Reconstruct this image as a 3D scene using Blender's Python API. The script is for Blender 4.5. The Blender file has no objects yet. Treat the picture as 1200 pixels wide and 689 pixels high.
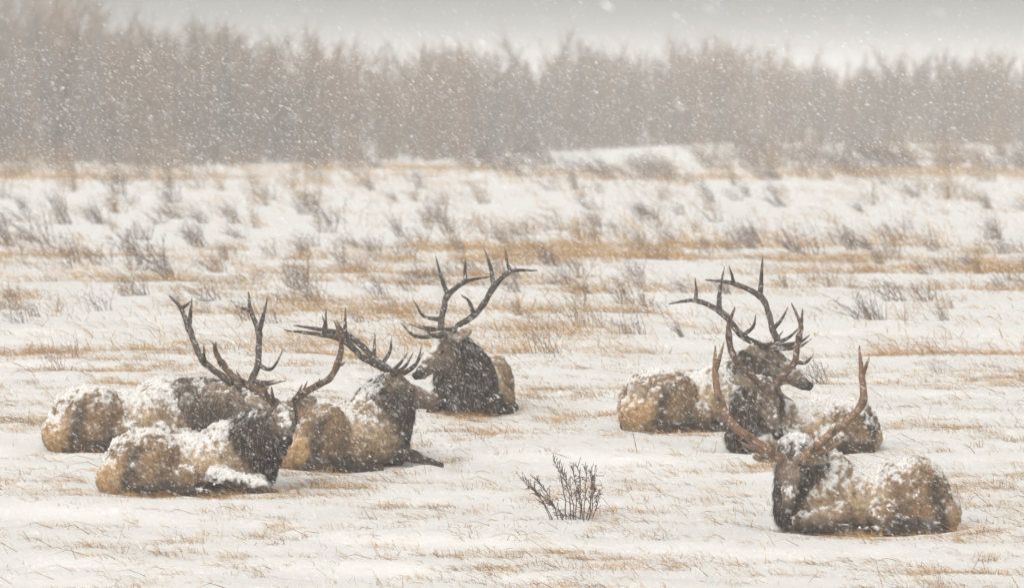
import bpy, math, random
import numpy as np

scene = bpy.context.scene
col = scene.collection
rng = np.random.default_rng(11)
random.seed(11)

# ------------------------------------------------------------------ camera, sky, sun, exposure
FPX = 12000.0          # focal length in units of 1/1200 of the frame width
CAM_H = 4.205
HORIZON = 100.0        # row of the horizon on a 1200 x 689 frame
cam_d = bpy.data.cameras.new('camera')
cam = bpy.data.objects.new('camera', cam_d); col.objects.link(cam)
cam_d.sensor_width = 36.0
cam_d.lens = 36.0 * FPX / 1200.0
cam_d.clip_start = 1.0
cam_d.clip_end = 20000.0
cam.location = (0, 0, CAM_H)
cam.rotation_euler = (math.radians(90) - math.atan((344.5 - HORIZON) / FPX), 0, 0)
cam_d.dof.use_dof = True
cam_d.dof.focus_distance = 100.5
cam_d.dof.aperture_fstop = 5.2
scene.camera = cam

world = bpy.data.worlds.new('World'); scene.world = world; world.use_nodes = True
nt = world.node_tree; nt.nodes.clear()
sky = nt.nodes.new('ShaderNodeTexSky'); sky.sky_type = 'NISHITA'; sky.sun_disc = False
SUN_EL, SUN_ROT = math.radians(50), math.radians(207)
sky.sun_elevation = SUN_EL; sky.sun_rotation = SUN_ROT
sky.air_density = 1.0; sky.dust_density = 4.0; sky.ozone_density = 1.0
hs = nt.nodes.new('ShaderNodeHueSaturation'); hs.inputs['Saturation'].default_value = 0.10
bg = nt.nodes.new('ShaderNodeBackground'); bg.inputs['Strength'].default_value = 0.15
wo = nt.nodes.new('ShaderNodeOutputWorld')
nt.links.new(sky.outputs[0], hs.inputs['Color']); wt = nt.nodes.new('ShaderNodeMix'); wt.data_type = 'RGBA'; wt.blend_type = 'MULTIPLY'; wt.inputs[0].default_value = 1.0; wt.inputs[7].default_value = (1.0, .985, .945, 1)
nt.links.new(hs.outputs[0], wt.inputs[6]); nt.links.new(wt.outputs[2], bg.inputs[0]); nt.links.new(bg.outputs[0], wo.inputs[0])

sun_d = bpy.data.lights.new('sun', 'SUN'); sun = bpy.data.objects.new('sun', sun_d); col.objects.link(sun)
sun_d.energy = 0.5; sun_d.angle = math.radians(90); sun_d.color = (1.0, 0.96, 0.90)
sun.rotation_euler = (math.radians(90) - SUN_EL, 0, math.radians(180) - SUN_ROT)

vs = scene.view_settings
vs.view_transform = 'Standard'; vs.look = 'None'; vs.gamma = 1.0; vs.use_curve_mapping = False
vs.exposure = 0.42
scene.cycles.volume_bounces = 2
scene.cycles.max_bounces = 6

# ------------------------------------------------------------------ helpers
def tag(o, label=None, cat=None, group=None, kind=None):
    if label: o['label'] = label
    if cat: o['category'] = cat
    if group: o['group'] = group
    if kind: o['kind'] = kind
    return o

def mesh_np(name, verts, tris=None, quads=None, smooth=False, mat=None, cols=None, attrs=None):
    me = bpy.data.meshes.new(name)
    verts = np.asarray(verts, np.float32)
    nt_ = 0 if tris is None else len(tris); nq = 0 if quads is None else len(quads)
    idx = []
    if nt_: idx.append(np.asarray(tris, np.int32).ravel())
    if nq: idx.append(np.asarray(quads, np.int32).ravel())
    idx = np.concatenate(idx)
    me.vertices.add(len(verts)); me.vertices.foreach_set('co', verts.ravel())
    me.loops.add(len(idx)); me.loops.foreach_set('vertex_index', idx)
    me.polygons.add(nt_ + nq)
    ls = np.concatenate([np.arange(nt_) * 3, nt_ * 3 + np.arange(nq) * 4]).astype(np.int32)
    me.polygons.foreach_set('loop_start', ls)
    me.update(calc_edges=True)
    me.polygons.foreach_set('use_smooth', np.full(nt_ + nq, smooth, bool))
    if cols is not None:
        a = me.color_attributes.new('coat', 'FLOAT_COLOR', 'POINT')
        c = np.ones((len(verts), 4), np.float32); c[:, :cols.shape[1]] = cols
        a.data.foreach_set('color', c.ravel())
    if attrs:
        for k, v in attrs.items():
            a = me.attributes.new(k, 'FLOAT', 'POINT'); a.data.foreach_set('value', np.asarray(v, np.float32))
    if mat: me.materials.append(mat)
    me.validate()
    return me

def obj(name, me, parent=None, loc=None):
    o = bpy.data.objects.new(name, me); col.objects.link(o)
    if loc is not None: o.location = loc
    if parent is not None: o.parent = parent
    return o

_P = np.random.default_rng(3).permutation(256); _P = np.concatenate([_P, _P, _P])
_G = np.random.default_rng(4).normal(size=(256, 3)); _G /= np.linalg.norm(_G, axis=1)[:, None]
def noise3(p):
    p = np.asarray(p, np.float64); i = np.floor(p).astype(int); f = p - i; i &= 255
    u = f * f * f * (f * (f * 6 - 15) + 10)
    out = 0
    for dx in (0, 1):
        wx = u[:, 0] if dx else 1 - u[:, 0]
        for dy in (0, 1):
            wy = u[:, 1] if dy else 1 - u[:, 1]
            for dz in (0, 1):
                wz = u[:, 2] if dz else 1 - u[:, 2]
                h = _P[_P[_P[(i[:, 0] + dx) & 255] + ((i[:, 1] + dy) & 255)] + ((i[:, 2] + dz) & 255)]
                g = _G[h]
                out = out + wx * wy * wz * (g[:, 0] * (f[:, 0] - dx) + g[:, 1] * (f[:, 1] - dy) + g[:, 2] * (f[:, 2] - dz))
    return out * 1.6
def noise2(x, y, seed=0.0):
    return noise3(np.stack([x, y, np.full_like(x, seed + 0.37)], 1))
def sstep(a, b, x):
    t = np.clip((x - a) / (b - a), 0, 1); return t * t * (3 - 2 * t)

# ------------------------------------------------------------------ materials
def new_mat(name):
    m = bpy.data.materials.new(name); m.use_nodes = True
    n = m.node_tree; b = n.nodes['Principled BSDF']; b.inputs['Roughness'].default_value = 0.9
    b.inputs['Specular IOR Level'].default_value = 0.15
    return m, n, b
def noise_node(n, scale, detail=4, rough=0.6, vec=None, stretch=None):
    t = n.nodes.new('ShaderNodeTexNoise'); t.inputs['Scale'].default_value = scale
    t.inputs['Detail'].default_value = detail; t.inputs['Roughness'].default_value = rough
    tc = n.nodes.new('ShaderNodeTexCoord'); src = tc.outputs['Object']
    if stretch:
        mp = n.nodes.new('ShaderNodeMapping'); mp.inputs['Scale'].default_value = stretch
        n.links.new(src, mp.inputs['Vector']); src = mp.outputs[0]
    n.links.new(src, t.inputs['Vector'])
    return t
def ramp(n, src, p0, p1, c0=(0, 0, 0, 1), c1=(1, 1, 1, 1)):
    r = n.nodes.new('ShaderNodeValToRGB'); r.color_ramp.elements[0].position = p0; r.color_ramp.elements[1].position = p1
    r.color_ramp.elements[0].color = c0; r.color_ramp.elements[1].color = c1
    n.links.new(src, r.inputs[0]); return r
def mixc(n, fac, a, b, mode='MIX'):
    m = n.nodes.new('ShaderNodeMix'); m.data_type = 'RGBA'; m.blend_type = mode
    for s, v in ((m.inputs[0], fac), (m.inputs[6], a), (m.inputs[7], b)):
        if hasattr(v, 'links'): n.links.new(v, s)
        else: s.default_value = v
    return m.outputs[2]
def bump(n, b, src, strength, dist):
    k = n.nodes.new('ShaderNodeBump'); k.inputs['Strength'].default_value = strength; k.inputs['Distance'].default_value = dist
    n.links.new(src, k.inputs['Height']); n.links.new(k.outputs[0], b.inputs['Normal'])

def attr_mat(name, var=0.25, scale=40.0, bmp=None, rough=0.9, trans=0.0):
    """colour from the 'coat' vertex attribute, broken up by fine noise"""
    m, n, b = new_mat(name); b.inputs['Roughness'].default_value = rough
    a = n.nodes.new('ShaderNodeAttribute'); a.attribute_name = 'coat'
    t = noise_node(n, scale, 4, 0.65)
    r = ramp(n, t.outputs['Fac'], 0.3, 0.7, (1 - var, 1 - var, 1 - var, 1), (1 + var, 1 + var, 1 + var, 1))
    n.links.new(mixc(n, 1.0, a.outputs['Color'], r.outputs[0], 'MULTIPLY'), b.inputs['Base Color'])
    if bmp: bump(n, b, t.outputs['Fac'], bmp[0], bmp[1])
    return m
M_coat = attr_mat('elk_coat', 0.34, 48.0, (0.9, 0.02))
M_fur = attr_mat('elk_fur', 0.15, 30.0)
M_grass = attr_mat('dry_grass', 0.2, 3.0)
M_twig = attr_mat('twig_bark', 0.2, 2.0)
M_bark = attr_mat('bark', 0.25, 8.0, (0.3, 0.01))
def antler_mat(name):
    m, n, b = new_mat(name); b.inputs['Roughness'].default_value = 0.6; b.inputs['Specular IOR Level'].default_value = 0.3
    a = n.nodes.new('ShaderNodeAttribute'); a.attribute_name = 'coat'
    t = noise_node(n, 45, 4, 0.6)
    r = ramp(n, t.outputs['Fac'], 0.3, 0.7, (.6, .6, .6, 1), (1.3, 1.3, 1.3, 1))
    base = mixc(n, 1.0, a.outputs['Color'], r.outputs[0], 'MULTIPLY')
    # frost driven onto the beam by the wind
    t2 = noise_node(n, 28, 3, 0.7); f = ramp(n, t2.outputs['Fac'], 0.60, 0.70)
    n.links.new(mixc(n, f.outputs[0], base, (.62, .61, .60, 1)), b.inputs['Base Color'])
    bump(n, b, t.outputs['Fac'], 0.6, 0.01)
    return m
M_antler = antler_mat('antler_bone')
m, n, b = new_mat('eye_gloss'); b.inputs['Base Color'].default_value = (.012, .009, .008, 1); b.inputs['Roughness'].default_value = 0.15
b.inputs['Specular IOR Level'].default_value = 0.5; M_eye = m
m, n, b = new_mat('clinging_snow'); b.inputs['Base Color'].default_value = (.80, .79, .78, 1); M_csnow = m
t = noise_node(n, 120, 2); bump(n, b, t.outputs['Fac'], 0.3, 0.004)
m, n, b = new_mat('falling_snow'); b.inputs['Base Color'].default_value = (.88, .88, .88, 1); M_flake = m

m, n, b = new_mat('snow_ground'); M_ground = m
t1 = noise_node(n, 0.8, 6, 0.7, stretch=(0.45, 1.0, 1.0)); t2 = noise_node(n, 9.0, 5, 0.7, stretch=(0.5, 1, 1))
a = n.nodes.new('ShaderNodeAttribute'); a.attribute_name = 'straw'
add = n.nodes.new('ShaderNodeMath'); add.operation = 'MULTIPLY'
r2 = ramp(n, t2.outputs['Fac'], 0.42, 0.68)
n.links.new(a.outputs['Fac'], add.inputs[0]); n.links.new(r2.outputs[0], add.inputs[1])
snowc = ramp(n, t1.outputs['Fac'], 0.3, 0.7, (.61, .60, .585, 1), (.71, .698, .68, 1))
n.links.new(mixc(n, add.outputs[0], snowc.outputs[0], (.48, .37, .24, 1)), b.inputs['Base Color'])
t3 = noise_node(n, 14.0, 6, 0.65); bump(n, b, t3.outputs['Fac'], 0.6, 0.06)

# ------------------------------------------------------------------ the lie of the land
TAB = np.array([(760, 86), (689, 90.5), (630, 95.2), (583, 99.2), (534, 103.4), (490, 108.1), (440, 116), (400, 126), (350, 146), (300, 180), (260, 230), (230, 300), (208, 400), (192, 520), (172, 720), (140, 1400), (110, 6000)])
_z = np.concatenate([[-60, 0, 40, 65, 78], TAB[:, 1], [9000]])
_g = np.concatenate([[-1.6, -1.6, -1.5, -1.15, -0.8], CAM_H - (TAB[:, 0] - HORIZON) * TAB[:, 1] / FPX, [0]])
_lz = np.linspace(math.log(5), math.log(9000), 1500)
_gg = np.interp(np.exp(_lz), _z, _g)
_k = np.exp(-0.5 * (np.arange(-14, 15) / 5.0) ** 2); _k /= _k.sum()
_gg = np.convolve(np.pad(_gg, 14, mode='edge'), _k, mode='valid')
def land(y): return np.interp(np.log(np.maximum(y, 5.0)), _lz, _gg)
_vz = np.exp(_lz); _vv = HORIZON + FPX * (CAM_H - _gg) / _vz
def depth_at(v): return np.interp(-np.asarray(v, float), -_vv, _vz)
def at(u, v):
    """a place on the land: column and row of the frame -> x, y in metres"""
    y = depth_at(v); return (np.asarray(u, float) - 600) * y / FPX, y
def relief(x, y):
    amp = 1.0 / (1 + np.maximum(y - 120, 0) / 160)
    h = 0.055 * noise2(x * .32, y * .55, 1) + 0.035 * noise2(x * .9, y * 1.3, 2) + 0.016 * noise2(x * 2.6, y * 3.2, 3) + 0.010 * noise2(x * 3.4, y * 5.5, 8)
    # wind-packed drifts with a sharper lee edge
    d = noise2(x * .16 + 5, y * .42 + .10 * x, 4)
    h = h + 0.07 * sstep(0.05, 0.16, d)
    # hummocks far out where the brush stands
    h = h + sstep(180, 420, y) * 0.45 * noise2(x * .12, y * .035, 5)
    return h * amp
RIM = []
BED = []     # places where an animal has pressed the snow down
def ground_z(x, y):
    x = np.atleast_1d(np.asarray(x, float)); y = np.atleast_1d(np.asarray(y, float))
    h = relief(x, y)
    w = np.zeros_like(x)
    for (bx, by, r) in BED: w = np.maximum(w, np.exp(-(((x - bx) ** 2 + (y - by) ** 2) / r ** 2) ** 2))
    # a soft snow bank at the right foot of the wood
    rim = np.zeros_like(x)
    for (bx, by, r, c, s) in RIM:
        m_ = (np.abs(x - bx) < 2.2) & (np.abs(y - by) < 2.2)
        if m_.any():
            dx, dy = x[m_] - bx, y[m_] - by; q_ = np.sqrt(((dx * c + dy * s) / 1.02) ** 2 + ((-dx * s + dy * c) / .60) ** 2)
            rim[m_] = np.maximum(rim[m_], .05 * np.exp(-((q_ - 1.22) / .20) ** 2) * (.55 + .8 * noise2(x[m_] * 3.1, y[m_] * 3.1, 21)))
    return land(y) + h * (1 - w) + rim + 0.5 * np.exp(-((y - 640) / 25) ** 2) * sstep(2, 14, x)

HAZE = 0.00064
HEADS = {
 'A': dict(ypr=(-64.9, -22.5, -0.4), poll=(285.6, 455.7),
  L=[(-.001,.048,.012),(-.114,.132,.079),(-.295,.253,.133),(-.49,.321,.244),(-.674,.382,.336),(-.946,.382,.451),(-1.221,.452,.541),(.135,.152,.1),(.349,.281,.246),(.062,.175,.1),(.188,.242,.179),(-.129,.335,.166),(-.157,.442,.37),(-.674,.401,.513),(-.689,.42,.727),(-.978,.231,.494)],
  R=[(.006,-.044,-.002),(-.1,-.14,.047),(-.318,-.336,.154),(-.494,-.38,.264),(-.686,-.403,.382),(-.95,-.401,.478),(-1.229,-.428,.5),(.133,-.131,.08),(.332,-.227,.22),(.033,-.17,.132),(.162,-.231,.225),(-.244,-.388,.259),(-.186,-.44,.401),(-.675,-.414,.533),(-.679,-.426,.72),(-.972,-.295,.553)],
 ),
 'B': dict(ypr=(-83.0, -28.2, -0.1), poll=(331.7, 473.4),
  L=[(-.006,.075,.012),(-.09,.198,.065),(-.199,.352,.096),(-.333,.482,.1),(-.523,.575,.165),(-.778,.627,.232),(-1.107,.588,.292),(.102,.122,.161),(.204,.151,.338),(.033,.17,.132),(.11,.21,.314),(-.109,.348,.161),(-.037,.345,.262),(-.438,.601,.194),(-.372,.626,.258),(-.705,.631,.373)],
  R=[(-.008,-.075,.011),(-.097,-.204,.07),(-.213,-.363,.11),(-.354,-.483,.126),(-.53,-.566,.163),(-.747,-.6,.157),(-1.015,-.577,.113),(.106,-.121,.151),(.214,-.147,.318),(.033,-.17,.132),(.11,-.21,.314),(-.163,-.41,.188),(-.132,-.458,.302),(-.425,-.596,.225),(-.338,-.627,.322),(-.678,-.636,.296)],
 ),
 'C': dict(ypr=(5.1, -13.4, 0.5), poll=(465.7, 442.7),
  L=[(.017,.048,.015),(-.1,.134,.058),(-.256,.269,.134),(-.416,.364,.236),(-.574,.402,.296),(-.779,.381,.289),(-1.111,.335,.268),(.137,.089,.135),(.204,.108,.307),(.004,.161,.14),(.063,.214,.273),(-.269,.331,.239),(-.292,.394,.382),(-.631,.425,.337),(-.698,.449,.416),(-.851,.404,.426)],
  R=[(.009,-.049,.01),(-.089,-.133,.043),(-.216,-.269,.073),(-.409,-.366,.125),(-.634,-.403,.243),(-.865,-.387,.251),(-1.238,-.336,.208),(.141,-.088,.183),(.155,-.102,.377),(.033,-.17,.132),(.079,-.212,.287),(-.163,-.341,.236),(-.184,-.393,.407),(-.664,-.427,.389),(-.704,-.451,.574),(-.888,-.41,.508)],
 ),
 'D': dict(ypr=(-142.4, -30.2, 5.9), poll=(520.0, 395.2),
  L=[(-.015,.062,.013),(-.12,.149,.048),(-.275,.3,.084),(-.417,.379,.148),(-.585,.424,.237),(-.856,.421,.26),(-1.154,.429,.098),(.173,.137,.106),(.288,.153,.3),(.109,.109,.162),(.286,.099,.321),(-.233,.413,.271),(-.174,.425,.384),(-.631,.468,.44),(-.68,.46,.665),(-.952,.395,.503)],
  R=[(-.012,-.06,.02),(-.121,-.14,.069),(-.251,-.279,.09),(-.419,-.369,.16),(-.565,-.436,.218),(-.832,-.418,.223),(-1.118,-.395,.112),(.195,-.161,.14),(.282,-.169,.366),(.033,-.17,.132),(.227,-.137,.319),(-.155,-.404,.204),(-.153,-.428,.415),(-.61,-.46,.404),(-.672,-.451,.645),(-.951,-.373,.453)],
 ),
 'E': dict(ypr=(-26.8, -26.1, 8.3), poll=(907.5, 409.6),
  L=[(-.005,.064,.019),(-.083,.172,.043),(-.224,.288,.074),(-.371,.386,.17),(-.556,.445,.271),(-.882,.408,.265),(-1.181,.375,.164),(.199,.078,.174),(.295,.057,.317),(.033,.17,.132),(.11,.21,.314),(-.18,.316,.215),(-.175,.347,.358),(-.626,.449,.469),(-.687,.426,.699),(-.983,.367,.431)],
  R=[(-.013,-.063,.015),(-.121,-.18,.033),(-.264,-.31,.082),(-.386,-.387,.172),(-.557,-.43,.249),(-.848,-.433,.22),(-1.121,-.432,.043),(.244,-.04,.155),(.363,-.027,.319),(.033,-.17,.132),(.11,-.21,.314),(-.177,-.324,.232),(-.183,-.355,.385),(-.618,-.458,.467),(-.67,-.436,.708),(-.957,-.409,.434)],
 ),
 'F': dict(ypr=(-63.6, -54.5, 0.7), poll=(900.4, 452.0),
  L=[(-.003,.077,.003),(-.094,.194,.08),(-.196,.307,.129),(-.326,.354,.166),(-.442,.394,.22),(-.554,.425,.269),(-.794,.382,.298),(.13,.09,.04),(.3,.12,.17),(.033,.17,.132),(.11,.21,.314),(-.113,.358,.237),(-.112,.389,.393),(-.373,.344,.326),(-.337,.295,.454),(-.631,.398,.443)],
  R=[(-.004,-.078,-.002),(-.089,-.19,.06),(-.186,-.318,.109),(-.319,-.387,.164),(-.467,-.406,.242),(-.589,-.376,.288),(-.768,-.263,.291),(.13,-.09,.04),(.3,-.12,.17),(.033,-.17,.132),(.11,-.21,.314),(-.144,-.375,.195),(-.134,-.431,.304),(-.403,-.474,.341),(-.372,-.541,.462),(-.6,-.45,.429)],
 ),
 'G': dict(ypr=(-97.4, -57.6, -5.5), poll=(927.0, 537.9),
  L=[(-.002,.095,0),(-.11,.238,.078),(-.231,.385,.158),(-.348,.529,.213),(-.505,.641,.273),(-.74,.616,.343),(-1.05,.576,.353),(-.035,.333,.133),(-.042,.497,.366),(-.017,.209,.199),(.01,.221,.365),(-.186,.399,.259),(-.175,.412,.381),(-.438,.657,.39),(-.405,.671,.528),(-.803,.679,.573)],
  R=[(.002,-.09,-.001),(-.053,-.217,.046),(-.148,-.397,.111),(-.255,-.563,.161),(-.467,-.697,.256),(-.716,-.747,.334),(-.989,-.763,.322),(-.003,-.312,.119),(.038,-.467,.325),(.014,-.158,.181),(.031,-.139,.352),(-.102,-.402,.212),(-.089,-.41,.335),(-.399,-.701,.373),(-.364,-.707,.511),(-.864,-.674,.614)],
 ),
}
# ------------------------------------------------------------------ the elk: where each one lies
# u, v: middle of the trunk on the frame; psi: heading of the trunk (0 = right, -90 = towards the viewer); dn: depth of the poll from the trunk's middle
ELK = {
 'A': dict(kz=0.95, u=150, v=527, s=115.5, psi=20,  dy=-.08, k=0.98, snow=.22),
 'B': dict(kz=0.89, u=222, v=579, s=121.0, psi=14,  dy=-.40, k=1.0,  snow=.12),
 'C': dict(kz=0.96, u=399, v=549, s=118.0, psi=42,  dy=0.30, k=1.0,  snow=-.12),
 'D': dict(kz=0.88, u=551, v=484, s=111.0, psi=-97, dy=-.82, k=.98, snow=-.22),
 'E': dict(kz=0.92, u=812, v=503, s=113.0, psi=34,  dy=0.14, k=.96,  snow=.05),
 'F': dict(kz=0.8, u=938, v=530, s=116.0, psi=204, dy=-.72, k=.97,  snow=.26),
 'G': dict(kz=1.0, u=1012, v=624, s=126.0, psi=186, dy=-.50, k=1.0, snow=.16),
}
for e in ELK.values():
    x, y = at(e['u'], e['v']); e['x'], e['y'] = float(x), float(y)
    BED.append((e['x'], e['y'], 1.25))
for e in ELK.values():
    e['z'] = float(ground_z(e['x'], e['y'])[0])
for e in ELK.values(): RIM.append((e['x'], e['y'], 1.0, math.cos(math.radians(e['psi'])), math.sin(math.radians(e['psi']))))

# ------------------------------------------------------------------ ground
PATCH = [  # u, v, half-width, half-depth in rows, strength: belts of straw that stand clear of the snow
 (60, 418, 90, 9, 1.0), (200, 416, 90, 7, .9), (120, 436, 120, 6, .8), (20, 356, 30, 8, .9), (620, 408, 60, 7, 1.2), (700, 412, 45, 4, .6), (1085, 414, 75, 8, 1.2), (1180, 414, 40, 7, 1.0),
 (540, 506, 45, 12, .7), (700, 494, 60, 6, .8), (640, 470, 30, 8, .5), (1090, 502, 75, 7, .8), (1180, 512, 40, 10, .6), (210, 631, 38, 6, 1.1), (90, 590, 30, 10, .6), (450, 600, 30, 8, .7), (540, 600, 45, 8, .6),
 (560, 524, 40, 7, .8), (800, 600, 60, 10, .5), (870, 665, 50, 9, .5), (1160, 640, 50, 14, .7), (1030, 634, 80, 4, .9), (780, 640, 50, 8, .4), (620, 590, 35, 10, .5), (300, 608, 50, 6, .5), (960, 455, 14, 10, .5), (1090, 456, 50, 8, .5),
 (225, 587, 105, 4, .9), (410, 557, 60, 4, .8), (800, 512, 70, 4, .7), (950, 539, 70, 4, .7), (110, 533, 60, 4, .7), (560, 492, 50, 4, .8), (430, 655, 60, 8, .25), (170, 660, 60, 9, .5), (690, 345, 60, 12, .6), (830, 385, 60, 8, .5), (790, 475, 30, 5, .3), (60, 500, 40, 10, .4), (230, 540, 60, 4, .4), (340, 620, 50, 8, .4), (700, 610, 45, 10, .5), (960, 665, 60, 12, .4), (1090, 665, 70, 9, .5),
]
PX = np.array([(float(at(u, v)[0]), float(at(u, v)[1]), hw * float(depth_at(v)) / FPX, abs(float(depth_at(v - hv)) - float(depth_at(v + hv))) / 2, st) for u, v, hw, hv, st in PATCH])
def straw(x, y):
    far = sstep(112, 200, y)
    a = noise2(x * .34 / (1 + far * .6) + 3, y * (.30 - .18 * far), 11) + .6 * noise2(x * .9 / (1 + far * .6), y * (.8 - .5 * far), 12)
    d = sstep(.05, .65, a + .16 * far) * (.50 + .4 * far)
    jit = .6 + .4 * noise2(x * 1.7, y * 1.7, 13)
    d = np.maximum(d * (1 - .72 * sstep(170, 230, y) * sstep(400, 320, y)), .12 - .06 * sstep(112, 150, y))
    for px, py, hw, hd, st in PX:
        q = ((x - px) / hw) ** 2 + ((y - py) / (hd + .15)) ** 2
        d = np.maximum(d, st * np.exp(-q * q * .8) * jit)
    return np.clip(d, 0, 1.3)

def axis(dense0, dense1, step, lo, hi, ratio):
    a = list(np.arange(dense0, dense1 + 1e-6, step)); s = step
    while a[-1] < hi: s *= ratio; a.append(a[-1] + s)
    s = step
    while a[0] > lo: s *= ratio; a.insert(0, a[0] - s)
    return np.array(a)
gx = axis(-7.0, 7.0, 0.12, -3000, 3000, 1.085); gy = axis(88, 128, 0.13, -40, 5500, 1.045)
XX, YY = np.meshgrid(gx, gy); fx, fy = XX.ravel(), YY.ravel()
gz = ground_z(fx, fy)
nx, ny = len(gx), len(gy)
q = (np.arange(ny - 1)[:, None] * nx + np.arange(nx - 1)[None, :]).ravel()
st = straw(fx, fy); st = st * (.34 - .28 * sstep(105, 170, fy))
ground = obj('snow_ground', mesh_np('snow_ground', np.stack([fx, fy, gz], 1), quads=np.stack([q, q + 1, q + nx + 1, q + nx], 1), smooth=True, mat=M_ground, attrs={'straw': st}))
tag(ground, kind='structure')

# ------------------------------------------------------------------ elk bodies
def rot_ypr(y, p, r):
    y, p, r = map(math.radians, (y, p, r)); cy, sy, cp, sp, cr, sr = math.cos(y), math.sin(y), math.cos(p), math.sin(p), math.cos(r), math.sin(r)
    return np.array([[cy, -sy, 0], [sy, cy, 0], [0, 0, 1]]) @ np.array([[cp, 0, -sp], [0, 1, 0], [sp, 0, cp]]) @ np.array([[1, 0, 0], [0, cr, -sr], [0, sr, cr]])

class Ell:
    def __init__(s, c, r, M, grp, k=.06, sub=False):
        s.c, s.r, s.M, s.g, s.k, s.sub = np.asarray(c, float), np.asarray(r, float), M, grp, k, sub
        e = np.sqrt(((M * s.r[None, :]) ** 2).sum(1)); s.lo, s.hi = s.c - e, s.c + e
    def d(s, p):
        q = (p - s.c) @ s.M; k0 = np.linalg.norm(q / s.r, axis=-1); k1 = np.linalg.norm(q / s.r ** 2, axis=-1)
        return k0 * (k0 - 1) / np.maximum(k1, 1e-6)
class Cone:
    def __init__(s, a, b, ra, rb, grp, k=.05):
        s.a, s.b, s.ra, s.rb, s.g, s.k, s.sub = np.asarray(a, float), np.asarray(b, float), ra, rb, grp, k, False
        s.lo = np.minimum(s.a - ra, s.b - rb); s.hi = np.maximum(s.a + ra, s.b + rb)
    def d(s, p):
        ab = s.b - s.a; t = np.clip(((p - s.a) @ ab) / (ab @ ab), 0, 1)
        return np.linalg.norm(p - s.a - t[..., None] * ab, axis=-1) - (s.ra + (s.rb - s.ra) * t)

def surface_nets(f, o, h):
    s = f < 0; n0, n1, n2 = f.shape
    cs = np.zeros((n0 - 1, n1 - 1, n2 - 1), np.int8)
    C8 = [(i, j, k) for i in (0, 1) for j in (0, 1) for k in (0, 1)]
    sl = lambda c: tuple(slice(c[a], f.shape[a] - 1 + c[a]) for a in range(3))
    for c in C8: cs += s[sl(c)]
    act = np.argwhere((cs > 0) & (cs < 8)); vid = -np.ones(cs.shape, np.int64); vid[tuple(act.T)] = np.arange(len(act))
    acc = np.zeros((len(act), 3)); cnt = np.zeros(len(act))
    for c in C8:
        for a in range(3):
            if c[a]: continue
            c2 = list(c); c2[a] = 1
            i0 = act + np.array(c); i1 = act + np.array(c2); f0 = f[tuple(i0.T)]; f1 = f[tuple(i1.T)]
            m_ = (f0 < 0) != (f1 < 0); t = np.where(m_, f0 / np.where(m_, f0 - f1, 1), 0)
            p = np.tile(np.array(c, float), (len(act), 1)); p[:, a] = t
            acc[m_] += p[m_]; cnt[m_] += 1
    V = o + h * (act + acc / cnt[:, None])
    Q = []
    for a in range(3):
        b_, c_ = (a + 1) % 3, (a + 2) % 3
        s0 = [slice(None)] * 3; s1 = [slice(None)] * 3; s0[a] = slice(0, -1); s1[a] = slice(1, None)
        A, B = s[tuple(s0)], s[tuple(s1)]
        e = np.argwhere(A != B); ok = (e[:, b_] > 0) & (e[:, c_] > 0) & (e[:, b_] < f.shape[b_] - 1) & (e[:, c_] < f.shape[c_] - 1); e = e[ok]
        ins = A[tuple(e.T)]
        ids = []
        for db, dc in ((-1, -1), (0, -1), (0, 0), (-1, 0)):
            g = e.copy(); g[:, b_] += db; g[:, c_] += dc; ids.append(vid[tuple(g.T)])
        qd = np.stack(ids, 1); qd[~ins] = qd[~ins][:, ::-1]; Q.append(qd)
    return V, np.concatenate(Q)

def vnormals(V, Q):
    n = np.cross(V[Q[:, 2]] - V[Q[:, 0]], V[Q[:, 3]] - V[Q[:, 1]]); N = np.zeros_like(V)
    for i in range(4): np.add.at(N, Q[:, i], n)
    return N / np.maximum(np.linalg.norm(N, axis=1), 1e-9)[:, None]

def catmull(P, m):
    P = np.asarray(P, float); P = np.vstack([2 * P[0] - P[1], P, 2 * P[-1] - P[-2]]); out = []
    for i in range(1, len(P) - 2):
        t = np.linspace(0, 1, m, endpoint=False)[:, None]
        p0, p1, p2, p3 = P[i - 1], P[i], P[i + 1], P[i + 2]
        out.append(.5 * (2 * p1 + (p2 - p0) * t + (2 * p0 - 5 * p1 + 4 * p2 - p3) * t ** 2 + (3 * p1 - p0 - 3 * p2 + p3) * t ** 3))
    out.append(P[-2][None]); return np.vstack(out)

def tube(path, rad, sides=9):
    path = np.asarray(path); n_ = len(path); T = np.gradient(path, axis=0); T /= np.linalg.norm(T, axis=1)[:, None]
    ref = np.array([0.3, 0.5, 0.8]); u = np.cross(T[0], ref); u /= np.linalg.norm(u); V = []
    for i in range(n_):
        u = u - T[i] * (u @ T[i]); u /= np.linalg.norm(u); w = np.cross(T[i], u)
        an = np.linspace(0, 2 * math.pi, sides, endpoint=False)
        V.append(path[i] + rad[i] * (np.cos(an)[:, None] * u + np.sin(an)[:, None] * w))
    V.append(path[-1:] + T[-1] * rad[-1]); V.append(path[:1] - T[0] * rad[0] * .5); V = np.vstack(V)
    F = []
    for i in range(n_ - 1):
        for j in range(sides):
            a, b = i * sides + j, i * sides + (j + 1) % sides; F += [(a, b, b + sides), (a, b + sides, a + sides)]
    e = (n_ - 1) * sides
    for j in range(sides): F.append((e + j, e + (j + 1) % sides, n_ * sides)); F.append(((j + 1) % sides, j, n_ * sides + 1))
    return V, np.array(F)

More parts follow.
